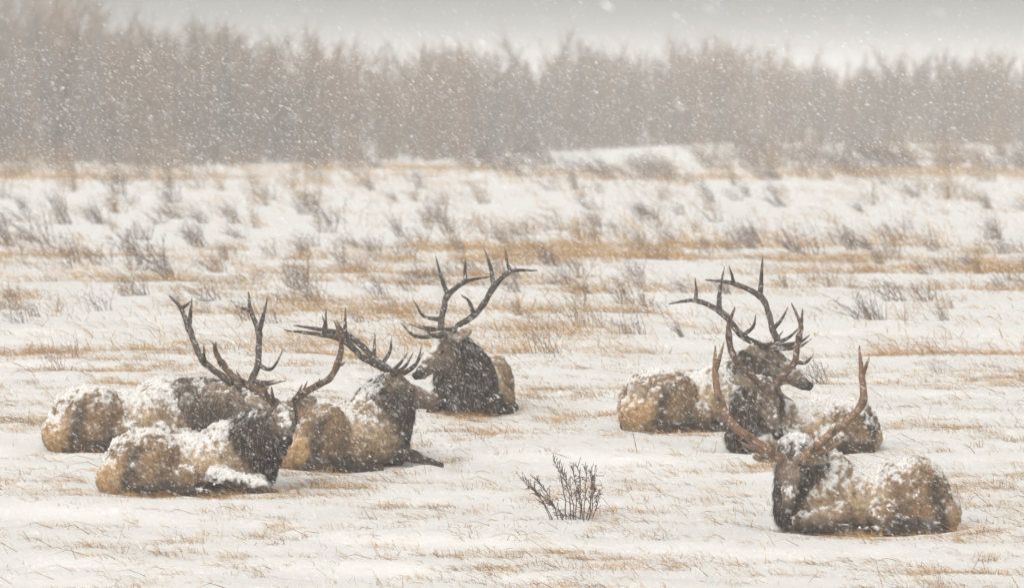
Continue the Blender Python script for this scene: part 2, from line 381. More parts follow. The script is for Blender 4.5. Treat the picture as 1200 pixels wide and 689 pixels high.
def antler_mesh(P, R, poll, tone, thick):
    """P: the 16 control points in the head's own frame"""
    P = np.asarray(P) ; B = P[:7].copy(); B[0, 2] -= .01
    parts = []
    bp = catmull(B, 9); tt = np.linspace(0, 6, len(bp))
    lump = 1 + .06 * np.sin(tt * 7.0)
    parts.append((bp, np.interp(tt, [0, .12, .3, 1, 2, 3.6, 4, 4.5, 5, 5.5, 6], [.052, .048, .038, .036, .034, .032, .036, .027, .025, .016, .006]) * lump, tt / 6 * .55))
    def tine(t0, pts, r0):
        i = t0 / 6 * (len(bp) - 1); j = int(i); base = bp[j] + (bp[min(j + 1, len(bp) - 1)] - bp[j]) * (i - j)
        pa = catmull([base] + pts, 8); w = np.linspace(0, 1, len(pa))
        parts.append((pa, r0 * (1 - w) ** .75 * .95 + .004, .25 + .75 * w))
    tine(.15, [P[7], P[8]], .026); tine(.7, [P[9], P[10]], .023); tine(2.0, [P[11], P[12]], .023)
    tine(4.0, [P[13], P[14]], .029)
    f5 = bp[int(5 / 6 * (len(bp) - 1))]; tine(5.0, [f5 * .5 + P[15] * .5 + np.array([.015, .0, 0]), P[15]], .021)
    V, F, Cc, off = [], [], [], 0
    for pa, rd, w in parts:
        v, f = tube(pa, rd * thick); V.append(v); F.append(f + off); off += len(v)
        ww = np.concatenate([np.repeat(w, 9), [w[-1], w[0]]])[:, None]
        Cc.append(np.array(tone)[None] * (1 - ww * .35) + np.array([.42, .33, .23])[None] * np.clip(ww - .72, 0, 1) * 1.6)
    V = np.vstack(V) @ R.T + poll
    V += (noise3(V * 22)[:, None] * .004) * np.array([1, 1, 1])
    return mesh_np('antler', V, tris=np.vstack(F), smooth=True, mat=M_antler, cols=np.vstack(Cc))

PAL = dict(neck=(.060, .043, .032), head=(.165, .122, .092), muzzle=(.030, .024, .022), trunk=(.45, .325, .20), haunch=(.24, .155, .088), rump=(.40, .255, .13),
           leg=(.050, .038, .031), snowleg=(.085, .065, .050), ear=(.26, .20, .14), shoulder=(.30, .215, .14), chin=(.12, .095, .075), earin=(.46, .38, .29))
EYE3 = np.eye(3)

def build_elk(key, label, tone, look):
    e = ELK[key]; H = HEADS[key]; k = e['k']
    Rb = rot_ypr(e['psi'], 0, 0); Ra = rot_ypr(*H['ypr']); yp = H['ypr']; Rh = rot_ypr(yp[0], yp[1] + look.get('hp', 0), yp[2]); hsc = look.get('hs', 1.05)
    org = np.array([e['x'], e['y'], e['z']])
    py = e['y'] + e['dy']
    poll = np.array([(H['poll'][0] - 600) * py / FPX, py, CAM_H - (H['poll'][1] - HORIZON) * py / FPX]) - org
    kz = np.array([1, 1, e['kz']]); b = lambda *p: Rb @ (np.array(p, float) * k * kz)
    h = lambda *p: Rh @ (np.array(p, float) * hsc) + poll
    pr = []
    E_ = lambda c, r, g, kk=.06, M=None, frame=None: pr.append(Ell(b(*c), np.array(r) * k * kz, Rb if M is None else Rb @ M, g, kk))
    EH = lambda c, r, g, kk=.025, M=EYE3, sub=False: pr.append(Ell(h(*c), np.array(r) * hsc, Rh @ M, g, kk, sub))
    ry = lambda d: rot_ypr(0, d, 0)
    E_((-.04, 0, .31), (.72, .35, .335), 'trunk'); E_((-.46, 0, .34), (.36, .29, .37), 'haunch', .08)
    E_((.38, 0, .41), (.30, .23, .38), 'shoulder', .08); E_((-.72, 0, .18), (.20, .25, .22), 'rump', .05)
    for s in (-1, 1):
        E_((-.46, .25 * s, .29), (.33, .17, .41), 'haunch', .014, ry(-30)); E_((-.29, .15 * s, .60), (.09, .07, .08), 'haunch', .05); E_((.30, .20 * s, .42), (.12, .10, .29), 'shoulder', .03, ry(24))
        E_((-.14, .35 * s, .17), (.15, .11, .15), 'haunch', .05)
        E_((.36, .20 * s, .32), (.24, .14, .28), 'shoulder', .06, ry(20))
        pr.append(Cone(b(-.16, .37 * s, .11), b(-.62, .39 * s, .05), .085 * k, .055 * k, 'leg', .05))
        pr.append(Cone(b(-.62, .40 * s, .04), b(.0, .43 * s, .02), .045 * k, .04 * k, 'leg', .04))
        pr.append(Cone(b(.0, .43 * s, .02), b(.16, .43 * s, .01), .044 * k, .036 * k, 'leg', .03))
        if not (key == 'C' and s == -1):
            pr.append(Cone(b(.26, .28 * s, .20), b(.64, .29 * s, .115), .115 * k, .068 * k, 'shoulder', .03))
            pr.append(Cone(b(.65, .31 * s, .085), b(.22, .36 * s, .045), .056 * k, .04 * k, 'leg', .025))
            pr.append(Cone(b(.22, .36 * s, .045), b(.08, .36 * s, .03), .044 * k, .034 * k, 'leg', .02))
    # neck: from a low chest up to the back of the skull, with a heavy mane
    O = h(-.03, 0, -.145); S0 = b(.50, 0, .27); S1 = b(.50, 0, .46)
    mid = look.get('mid'); dirn = O - S1
    M1 = S1 + dirn * .45 + b(.04, 0, .03) if mid is None else h(*mid)
    tt = np.linspace(0, 1, 8)[:, None]; path = (1 - tt) ** 2 * S1 + 2 * tt * (1 - tt) * M1 + tt ** 2 * O
    rad = np.interp(tt[:, 0], [0, .5, 1], look.get('nr', [.28, .24, .145])) * k
    pr.append(Cone(S0, S1, .25 * k, .24 * k, 'neck', .08))
    for i in range(7): pr.append(Cone(path[i], path[i + 1], rad[i], rad[i + 1], 'neck', .06))
    # throat mane
    thr = h(.06, 0, -.26); fr = b(.66, 0, .20)
    m2 = (thr + fr) / 2 * .6 + path[4] * .4
    pr.append(Cone(fr, m2, .19 * k, .17 * k, 'neck', .08)); pr.append(Cone(m2, thr, .17 * k, .08 * k, 'neck', .08))
    for a_, c_, ra, rb, g in look.get('legs', []): pr.append(Cone(np.array(a_), np.array(c_), ra, rb, g, .035))
    # head
    EH((.03, 0, -.085), (.125, .098, .105), 'head', .04)
    pr.append(Cone(h(.07, 0, -.10), h(.40, 0, -.108), .102, .056, 'head', .03))
    EH((.27, 0, -.075), (.20, .052, .045), 'head', .03)
    EH((.45, 0, -.110), (.095, .056, .056), 'muzzle', .02); EH((.515, 0, -.095), (.035, .05, .04), 'muzzle', .015)
    pr.append(Cone(h(.05, 0, -.19), h(.38, 0, -.158), .085, .036, 'head', .035)); EH((.42, 0, -.160), (.062, .036, .024), 'chin', .012)
    for s in (-1, 1):
        EH((.06, .075 * s, -.15), (.10, .035, .085), 'head', .03)
        EH((.15, .080 * s, -.055), (.055, .022, .030), 'head', .015)
        EH((.165, .112 * s, -.068), (.030, .020, .020), 'head', .008, sub=True)
        EH((.535, .032 * s, -.095), (.018, .016, .013), 'muzzle', .006, sub=True)
        pr.append(Cone(h(.0, .06 * s, -.04), h(-.005, .075 * s, .02), .045, .042, 'head', .02))
        # ear: a leaf held out to the side, hollow in front
        ed = np.array(look.get('ear', (-.30, .80, .10))); ed = ed * np.array([1, s, 1]); ed = ed / np.linalg.norm(ed)
        fw = np.array([.8, .25 * s, .35]); fw -= ed * (fw @ ed); fw /= np.linalg.norm(fw); sd = np.cross(fw, ed)
        Me = np.stack([ed, sd, fw], 1); base = np.array([-.045, .09 * s, -.055])
        EH(base + ed * .125, (.135, .058, .024), 'ear', .02, Me); EH(base + ed * .02, (.05, .045, .038), 'head', .02)
        EH(base + ed * .125 + fw * .026, (.095, .036, .022), 'earin', .008, Me, True)
    EH((.49, 0, -.143), (.07, .08, .006), 'muzzle', .006, sub=True)
    lo = np.min([p.lo for p in pr], 0) - .06; hi = np.max([p.hi for p in pr], 0) + .06; lo[2] = max(lo[2], -.12)
    vx = .0145; dims = np.ceil((hi - lo) / vx).astype(int) + 1
    f = np.full(dims, 1.0, np.float32)
    for p in pr:
        mg = p.k + .035
        i0 = np.clip(np.floor((p.lo - mg - lo) / vx).astype(int), 0, dims); i1 = np.clip(np.ceil((p.hi + mg - lo) / vx).astype(int) + 1, 0, dims)
        if (i1 <= i0).any(): continue
        g = np.stack(np.meshgrid(*[lo[a] + vx * np.arange(i0[a], i1[a]) for a in range(3)], indexing='ij'), -1)
        d = p.d(g); sl = tuple(slice(i0[a], i1[a]) for a in range(3)); F0 = f[sl]
        if p.sub:
            hh = np.clip(.5 - .5 * (F0 + d) / p.k, 0, 1); f[sl] = F0 * (1 - hh) - d * hh + p.k * hh * (1 - hh)
        else:
            hh = np.clip(.5 + .5 * (F0 - d) / p.k, 0, 1); f[sl] = F0 * (1 - hh) + d * hh - p.k * hh * (1 - hh)
    f[:, :, 0] = np.maximum(f[:, :, 0], .001)
    V, Q = surface_nets(f, lo, vx)
    # colours by the nearest region
    groups = sorted({p.g for p in pr}); D = np.full((len(V), len(groups)), 9.0)
    for p in pr:
        gi = groups.index(p.g); d = np.abs(p.d(V)) if p.sub else p.d(V)
        D[:, gi] = np.minimum(D[:, gi], d + (.0 if not p.sub else .004))
    wj = .022 * noise3(V * 9) ; D[:, groups.index('neck')] += wj - .012
    pal = dict(PAL, shoulder=PAL['neck']) if look.get('dark_shoulder') else dict(PAL, **look.get('pal', {}))
    W = np.exp(-(D - D.min(1, keepdims=True)) / .014); W /= W.sum(1, keepdims=True)
    colr = W @ np.array([pal[g] for g in groups])
    wof = lambda *gs: sum(W[:, groups.index(g)] for g in gs if g in groups)
    loc = V @ Rb / k / kz                                     # body frame
    tw = wof('trunk', 'haunch', 'shoulder', 'rump')[:, None]
    # darker hair along the belly, on the back of the thigh and the stifle
    bel = sstep(.20, .04, loc[:, 2] + .05 * noise3(V * 7))[:, None] * tw
    colr = colr * (1 - bel * .72) + np.array([.05, .04, .033]) * bel * .72
    th = (np.exp(-((loc[:, 0] + .66 - .25 * (loc[:, 2] - .3) + .05 * noise3(V * 5)) / .085) ** 2) * sstep(.62, .45, loc[:, 2]))[:, None] * wof('haunch')[:, None]
    colr = colr * (1 - th * .85) + np.array([.045, .037, .033]) * th * .85
    fr_ = (np.exp(-((loc[:, 0] + .30 + .04 * noise3(V * 5 + 3)) / .11) ** 2) * sstep(.42, .20, loc[:, 2]))[:, None] * wof('haunch')[:, None]
    colr = colr * (1 - fr_ * .6) + np.array([.07, .052, .042]) * fr_ * .6
    rmp = sstep(-.70, -.80, loc[:, 0] + .05 * noise3(V * 6))[:, None] * tw * sstep(.42, .30, loc[:, 2] + .06 * noise3(V * 5 + 9))[:, None]
    colr = colr * (1 - rmp) + np.array(PAL['rump']) * rmp
    colr *= np.clip(1 + .25 * noise3(V * 4) + .35 * noise3(V * 15) + .40 * noise3(V * 33), .35, 1.9)[:, None]
    N = vnormals(V, Q)
    # rough winter coat and clumped snow
    furr = 1 - wof('head', 'muzzle', 'chin', 'ear', 'earin', 'leg') * .8
    V = V + N * (furr * (.014 * noise3(V * 12) + .010 * noise3(V * np.array([28, 28, 20]))))[:, None]
    expo = N[:, 2] * .72 + N[:, 0] * -.10 + .18
    base_b = e['snow'] * (1 - wof('head', 'muzzle', 'ear', 'earin', 'chin') - .6 * wof('neck')) + wof('neck') * -.30 + wof('head', 'muzzle') * -.30 + wof('haunch') * -.16 + wof('shoulder') * .02 + wof('leg') * -.4 + wof('snowleg') * .5 - .30 * sstep(.28, .06, loc[:, 2]) + wof('ear', 'earin') * -.1
    fore = Rh.T @ np.array([0, 0, 1.])
    hl = (V - poll) @ Rh
    blaze = wof('head') * np.exp(-((hl[:, 1]) / .045) ** 2) * sstep(.02, .08, hl[:, 0]) * sstep(.42, .32, hl[:, 0]) * look.get('blaze', .35)
    nap = look.get('nape', 0.0) * wof('neck') * sstep(.0, -.06, hl[:, 0]) * sstep(-.15, -.05, hl[:, 2])
    sm = expo + base_b + blaze + nap + .40 * noise3(V * 4.5 + 7) + .55 * noise3(V * 15) + .55 * noise3(V * 31)
    sm = sstep(.38, .92, sm) * .95
    V = V + N * (sm * (.014 + .014 * noise3(V * 20)))[:, None]
    snowc = np.array([.76, .74, .72])
    fin = colr * (1 - sm[:, None]) + snowc * sm[:, None] * (.94 + .06 * noise3(V * 10)[:, None])
    fin = np.clip(fin, .01, .85)
    root = bpy.data.objects.new('bull_elk', None); col.objects.link(root); root.location = org; root.empty_display_size = .3
    tag(root, label, 'elk', 'bull elk bedded down in the snow')
    obj('body', mesh_np('elk_body', V, quads=Q, smooth=True, mat=M_coat, cols=fin), root)
    for sd in 'LR': obj('antler', antler_mesh(H[sd], Ra, poll, tone, look.get('thick', 1.0)), root)
    for s in (-1, 1):
        u_, v_ = np.meshgrid(np.linspace(0, 2 * math.pi, 10, endpoint=False), np.linspace(.05, math.pi - .05, 7))
        sp = np.stack([np.cos(u_) * np.sin(v_), np.sin(u_) * np.sin(v_), np.cos(v_)], -1).reshape(-1, 3) * np.array([.026, .016, .020]) + np.array([.162, .090 * s, -.068]); sp = sp * hsc
        qd = [(i * 10 + j, i * 10 + (j + 1) % 10, (i + 1) * 10 + (j + 1) % 10, (i + 1) * 10 + j) for i in range(6) for j in range(10)]
        obj('eye', mesh_np('eye', sp @ Rh.T + poll, quads=np.array(qd), smooth=True, mat=M_eye), root)
    # hair: short tufts over the coat, long ones in the mane, combed back and down
    N = vnormals(V, Q); r = np.random.default_rng(ord(key)); nh = 42000
    vis = np.where(V[:, 2] > -.02)[0]; fq = Q[r.integers(0, len(Q), nh)]; w4 = r.dirichlet(np.ones(4), nh)
    P = np.einsum('ij,ijk->ik', w4, V[fq]); n_ = N[fq[:, 0]]; c_ = fin[fq[:, 0]]; s_ = sm[fq[:, 0]]
    wn = wof('neck')[fq[:, 0]]; wh = wof('head', 'muzzle', 'chin', 'ear', 'earin', 'leg')[fq[:, 0]]
    keep = (wh < .5) | (r.random(nh) < .25); P, n_, c_, s_, wn, wh = P[keep], n_[keep], c_[keep], s_[keep], wn[keep], wh[keep]; m_ = len(P)
    back = -(Rb @ np.array([1, 0, 0])); dr = back * (.8 - .6 * wn[:, None]) + np.array([0, 0, -1.0]) * (.35 + .7 * wn[:, None]) + r.normal(size=(m_, 3)) * .35
    dr -= n_ * (dr * n_).sum(1, keepdims=True); dr /= np.linalg.norm(dr, axis=1)[:, None] + 1e-9; dr = dr + n_ * .30
    L = (.030 + .035 * wn - .018 * wh + .012 * r.random(m_)) * (1 - .5 * s_); wd = .0022 + .0018 * r.random(m_)
    sdv = np.cross(dr, n_); sdv /= np.linalg.norm(sdv, axis=1)[:, None] + 1e-9
    P0 = P - n_ * .006
    HV = np.stack([P0 - sdv * wd[:, None], P0 + sdv * wd[:, None], P0 + dr * L[:, None]], 1).reshape(-1, 3)
    tintv = c_ * (1.05 + .45 * r.normal(size=(m_, 1)))
    frost = (r.random(m_) < (.04 + .09 * wn))[:, None]
    tintv = np.where(frost, np.array([.33, .31, .295]), tintv); tintv = np.clip(tintv, .012, .8)
    me = mesh_np('winter_hair', HV, tris=np.arange(m_ * 3).reshape(-1, 3), smooth=True, mat=M_fur, cols=np.repeat(tintv, 3, 0))
    me.normals_split_custom_set_from_vertices(np.repeat(n_, 3, 0).tolist())
    tag(obj('hair', me, root), kind='stuff')
    # crumbs of snow caught in the coat
    cand = r.choice(len(V), 9000); cand = cand[(sm[cand] > .55) & (V[cand, 2] > .02)][:900]
    OC = np.array([(1, 0, 0), (-1, 0, 0), (0, 1, 0), (0, -1, 0), (0, 0, 1), (0, 0, -1)], float)
    OF = np.array([(0, 2, 4), (2, 1, 4), (1, 3, 4), (3, 0, 4), (2, 0, 5), (1, 2, 5), (3, 1, 5), (0, 3, 5)])
    m_ = len(cand); sz = .004 + .012 * r.random(m_) ** 3
    CV = (V[cand][:, None] + N[cand][:, None] * .002 + OC[None] * (sz[:, None, None] * (.7 + .6 * r.random((m_, 6, 1))))).reshape(-1, 3)
    CF = (OF[None] + (np.arange(m_) * 6)[:, None, None]).reshape(-1, 3)
    tag(obj('snow_crust', mesh_np('snow_crust', CV, tris=CF, smooth=True, mat=M_csnow), root), kind='stuff')
    return root
LEGC = [((.40, .22, .20), (.72, .10, .12), .10, .062, 'leg'), ((.72, .10, .12), (.90, .03, .05), .055, .042, 'leg'), ((.90, .03, .05), (1.0, -.01, .03), .042, .034, 'leg')]
DARK, RUST = (.062, .042, .030), (.105, .058, .032)
build_elk('A', 'snow-crusted elk at far left, dark antlers behind the elk facing the camera', DARK, dict(blaze=.2, pal=dict(neck=(.115, .083, .060))))
build_elk('B', 'elk at left facing the camera, snowy blaze on its face, lying in front', RUST, dict(blaze=.36, legs=[((.26, -.36, .19), (.72, -.42, .085), .085, .058, 'snowleg'), ((.72, -.42, .07), (.84, -.40, .03), .045, .035, 'leg')]))
build_elk('C', 'elk in right profile with dark mane and one foreleg stretched out on snow', DARK, dict(legs=LEGC, blaze=.1, hp=-5, nr=[.33, .28, .16]))
build_elk('D', 'dark-maned elk seen chest-on with its head turned left, antlers raised against the field', DARK, dict(blaze=.45, hp=-6, nr=[.33, .24, .15], dark_shoulder=True))
build_elk('E', 'farther right-hand elk looking right with wide antlers, rump turned to the left', DARK, dict(blaze=.05, hp=-7))
build_elk('F', 'elk at right with lowered three-quarter face between the profile elk and nearest elk', RUST, dict(blaze=.2))
build_elk('G', 'nearest elk at lower right, face bowed to its chest, big upswept antlers', (.21, .118, .062), dict(blaze=.38, mid=(-.26, .0, .04), nape=.42, nr=[.26, .15, .12], ear=(.08, .90, .05), thick=1.2))

# ------------------------------------------------------------------ blades, stems, twigs
def cones(A, B, ra, rb, sides=3):
    """many thin tapered sticks A->B as one vertex/triangle soup"""
    d = B - A; L = np.linalg.norm(d, axis=1)[:, None]; d = d / np.maximum(L, 1e-9)
    ref = np.where(np.abs(d[:, 2:3]) > .9, np.array([[1., 0, 0]]), np.array([[0, 0, 1.]])); u = np.cross(d, ref); u /= np.linalg.norm(u, axis=1)[:, None]; w = np.cross(d, u)
    V = []
    for P, r in ((A, ra), (B, rb)):
        for j in range(sides):
            a = 2 * math.pi * j / sides; V.append(P + np.asarray(r)[:, None] * (math.cos(a) * u + math.sin(a) * w))
    V = np.stack(V, 1); n_ = len(A); F = []
    for j in range(sides):
        k2 = (j + 1) % sides; F += [(j, k2, sides + k2), (j, sides + k2, sides + j)]
    return V.reshape(-1, 3), (np.array(F)[None] + (np.arange(n_) * 2 * sides)[:, None, None]).reshape(-1, 3), 2 * sides

def blades(P, dirs, L, wd, bend, tint):
    """grass: five-vertex ribbons bending over with the wind"""
    n_ = len(P); side = np.cross(dirs, rng.normal(size=(n_, 3))); side /= np.linalg.norm(side, axis=1)[:, None] + 1e-9
    mid = P + dirs * (L * .55)[:, None]; tip = P + dirs * L[:, None] + bend * L[:, None]
    s = side * wd[:, None]
    V = np.stack([P - s, P + s, mid - s * .8, mid + s * .8, tip], 1).reshape(-1, 3)
    F = (np.array([(0, 1, 3), (0, 3, 2), (2, 3, 4)])[None] + (np.arange(n_) * 5)[:, None, None]).reshape(-1, 3)
    return V, F, np.repeat(tint, 5, 0)

# ------------------------------------------------------------------ dry grass
def elk_free(x, y):
    ok = np.ones(len(x), bool)
    for e in ELK.values():
        c, s = math.cos(math.radians(e['psi'])), math.sin(math.radians(e['psi'])); dx, dy = x - e['x'], y - e['y']
        ok &= ((dx * c + dy * s) / .95) ** 2 + ((-dx * s + dy * c) / .50) ** 2 > 1
    return ok
STRAW = np.array([(.46, .29, .13), (.40, .24, .10), (.50, .34, .18), (.34, .20, .085), (.27, .165, .085)])
GV, GF, GC, goff = [], [], [], 0
def add_grass(n_try, y0, y1, xw, per, hgt, wid, spread, dmul=1.0, far=False):
    global goff
    u = rng.random(n_try); y = (y0 ** 2 + u * (y1 ** 2 - y0 ** 2)) ** .5; x = (rng.random(n_try) * 2 - 1) * xw * y
    d = straw(x, y) * dmul; k_ = (rng.random(n_try) < d) & elk_free(x, y); x, y, d = x[k_], y[k_], d[k_]
    nb = np.maximum(1, (per * (.3 + .9 * rng.random(len(x))) * (.35 + d)).astype(int)); idx = np.repeat(np.arange(len(x)), nb); n_ = len(idx)
    px = x[idx] + rng.normal(size=n_) * spread * 1.6; py = y[idx] + rng.normal(size=n_) * spread
    pz = ground_z(px, py) - .015
    th = (.55 + .7 * rng.random(len(x)))[idx]; lean = (rng.normal(size=len(x)) * .35 - .55)[idx]
    dirs = np.stack([lean + rng.normal(size=n_) * .45, rng.normal(size=n_) * .35, np.full(n_, .8)], 1); dirs /= np.linalg.norm(dirs, axis=1)[:, None]
    L = hgt * th * (.35 + .75 * rng.random(n_)); bend = np.stack([-.25 - .25 * rng.random(n_), rng.normal(size=n_) * .1, -.12 - .25 * rng.random(n_)], 1)
    tint = STRAW[rng.integers(0, 5, len(x))][idx] * (.75 + .5 * rng.random((n_, 1)))
    V, F, Cc = blades(np.stack([px, py, pz], 1), dirs, L, wid * (.6 + .8 * rng.random(n_)), bend, tint)
    GV.append(V); GF.append(F + goff); GC.append(Cc); goff += len(V)
add_grass(13000, 88, 122, .054, 44, .14, .0023, .055)
add_grass(9000, 88, 122, .054, 14, .10, .0022, .12)
add_grass(2600, 88, 122, .054, 9, .26, .0020, .05, .6)
# long stalks blown flat over the drifts
ns = 1500; y = rng.uniform(88, 118, ns); x = rng.uniform(-1, 1, ns) * .054 * y; k_ = elk_free(x, y) & (rng.random(ns) < .35 + straw(x, y)); x, y = x[k_], y[k_]; ns = len(x)
dirs = np.stack([-.9 + rng.normal(size=ns) * .5, rng.normal(size=ns) * .4, .22 + .25 * rng.random(ns)], 1); dirs /= np.linalg.norm(dirs, axis=1)[:, None]
V, F, Cc = blades(np.stack([x, y, ground_z(x, y) - .01], 1), dirs, .16 + .30 * rng.random(ns), .0024 + .0016 * rng.random(ns), np.stack([-.1 * np.ones(ns), rng.normal(size=ns) * .1, -.22 - .1 * rng.random(ns)], 1), STRAW[rng.integers(2, 5, ns)] * (.6 + .5 * rng.random((ns, 1))))
GV.append(V); GF.append(F + goff); GC.append(Cc); goff += len(V)
add_grass(15000, 120, 190, .056, 16, .32, .0036, .08)
add_grass(8500, 185, 460, .058, 15, .55, .0075, .17)
grass = obj('dry_grass', mesh_np('dry_grass', np.vstack(GV), tris=np.vstack(GF), mat=M_grass, cols=np.vstack(GC)))
tag(grass, 'straw-coloured dry grass poking through the snow', 'grass', kind='stuff')

# ------------------------------------------------------------------ brush clumps on the snowfield
def brush_mesh(seed, n_st, tone, spread, lean):
    r = np.random.default_rng(seed); A, B, ra, rb = [], [], [], []
    for i in range(n_st):
        p = np.array([r.normal() * spread * .35, r.normal() * spread * .35, -.04]); Lh = .55 + .5 * r.random(); A.append(np.array([0, 0, -.07])); B.append(p); ra.append(.012); rb.append(.010)
        d = np.array([r.normal() * spread + lean, r.normal() * .35, 1.0]); d /= np.linalg.norm(d); seg = 4; rr = .0135 * (.6 + .6 * r.random())
        for s in range(seg):
            q = p + d * Lh / seg; A.append(p); B.append(q); ra.append(rr * (1 - s / seg * .75)); rb.append(rr * (1 - (s + 1) / seg * .75))
            for _ in range(2 if s else 0):
                t = d + r.normal(size=3) * .55; t /= np.linalg.norm(t); A.append(q); B.append(q + t * Lh * (.10 + .22 * r.random())); ra.append(rr * .5); rb.append(rr * .18)
            p = q; d = d + r.normal(size=3) * .12 + np.array([lean * .10, 0, 0]); d /= np.linalg.norm(d)
    V, F, m_ = cones(np.array(A), np.array(B), np.array(ra), np.array(rb))
    c = np.repeat(np.array(tone)[None] * (.7 + .6 * r.random((len(A), 1))), m_, 0)
    return mesh_np('brush_twigs', V, tris=F, mat=M_twig, cols=c)
TB, TP, TO = (.135, .092, .068), (.125, .088, .078), (.26, .165, .085)
BR = [brush_mesh(i, 14 + 3 * (i % 4), (TB, TP, TO)[i % 3], (.32, .5, .42, .25)[i % 4], (-.35, -.5, -.25)[i % 3]) for i in range(12)]
SPOTS = [(88,308,30,0),(62,302,26,4),(48,285,35,1),(78,265,30,3),(155,305,25,0),(165,352,25,1),(150,350,22,6),(120,365,25,4),(185,310,36,9),(205,332,36,7),(205,240,30,0),(265,305,15,3),(255,325,14,2),(280,345,20,1),(350,340,30,6),(366,345,26,9),
 (140,230,35,0),(345,222,26,5),(20,302,26,8),(18,362,24,2),(66,440,26,8),(90,428,20,5),(650,272,22,1),(700,276,25,0),(755,292,20,3),(782,286,18,4),(890,286,25,7),(950,302,34,1),(935,300,30,10),(695,326,16,5),(665,332,16,9),(736,356,30,0),(680,382,38,2),(700,384,26,8),(745,392,26,1),(775,366,22,4),(800,396,16,7),
 (1000,296,26,3),(1046,306,26,6),(1096,297,26,0),(1015,376,30,1),(1030,378,24,9),(1062,382,16,5),(1112,361,14,8),(1150,306,20,2),(1066,270,18,1),(964,452,30,0),(1102,444,16,4),(440,300,22,6),(470,280,20,3),(510,262,20,1),(560,275,22,8),(600,300,16,2),(430,330,20,5),(450,352,26,0),(475,370,22,4),(560,322,20,9),(840,262,20,1),(860,300,18,6),(1170,280,22,3),(1185,330,18,5),(30,260,24,1),(120,262,24,7),(240,262,22,10),(300,268,20,2),(320,300,20,1),(230,290,24,6)]
def zone(u, v):
    a = 'behind the left elk pair' if u < 330 else 'behind the profile elk' if u < 470 else 'behind the chest-on elk' if u < 640 else 'between the two elk groups' if u < 790 else 'behind the right-hand elk' if u < 980 else 'above the nearest elk'
    return a + (', far out near the wood' if v < 245 else ', halfway to the wood' if v < 315 else ', close to the elk')
def lab(u, v, hpx, i): return '%s %s brush clump %s' % ('tall' if hpx * depth_at(v) / FPX > .42 else 'low', ('brown', 'grey-brown', 'straw-coloured')[i % 3], zone(u, v))
def brush(u, v, hpx, i, label, group=None, name='brush_clump', wide=1.0):
    x, y = at(u, v); x, y = float(x), float(y)
    o = bpy.data.objects.new(name, BR[i % 12]); col.objects.link(o)
    o.location = (x, y, float(ground_z(x, y)[0])); sc = hpx * y / FPX / .85; o.scale = (sc * wide * random.uniform(.9, 1.3), sc, sc); o.rotation_euler.z = random.uniform(-.4, .4)
    tag(o, label, 'brush', group); return o
for u, v, hp, i in SPOTS: brush(u, v, hp * 1.15, i, lab(u, v, hp * 1.15, i), 'brush clumps on the open snowfield')
brush(393, 262, 30, 4, 'dark rounded bush standing alone above the dark antlers of the elk pair at left', wide=1.2)
brush(1050, 356, 26, 0, 'dark sprawling brush clump left of its twin, behind the nearest elk', wide=1.7)
brush(1088, 358, 24, 4, 'dark sprawling brush clump right of its twin, behind the nearest elk', wide=1.7)
brush(636, 414, 44, 8, 'tall thin dead stalks rising from the straw patch right of the chest-on elk')
nn = 0
while nn < 225:
    u, v = random.uniform(-20, 1220), 196 + 190 * random.random() ** 1.5
    if float(straw(np.array([float(at(u, v)[0])]), np.array([float(at(u, v)[1])]))[0]) < .15 and random.random() < .5: continue
    hp = random.uniform(14, 26); brush(u, v, hp, nn, lab(u, v, hp, nn), 'brush clumps on the open snowfield', wide=1.3); nn += 1

# ------------------------------------------------------------------ the bare shrub in the foreground
sx, sy = at(668, 618); sx, sy = float(sx), float(sy); sz = float(ground_z(sx, sy)[0])
shrub = bpy.data.objects.new('bare_shrub', None); col.objects.link(shrub); shrub.location = (sx, sy, sz)
tag(shrub, 'leafless purple-brown shrub standing in the foreground snow drift', 'shrub')
S_ = float(FPX / sy); r = np.random.default_rng(5)
STEMS = [((646, 613), (613, 570)), ((648, 613), (618, 580)), ((655, 615), (627, 568)), ((662, 615), (632, 588)), ((664, 614), (648, 544)), ((668, 614), (655, 556)), ((672, 614), (661, 566)), ((675, 615), (668, 553)), ((680, 616), (676, 556)), ((684, 618), (683, 556)), ((688, 618), (690, 558)),
         ((686, 619), (696, 562)), ((692, 619), (699, 590)), ((690, 621), (694, 572)), ((682, 620), (673, 584)), ((660, 613), (640, 600)), ((682, 624), (655, 614))]
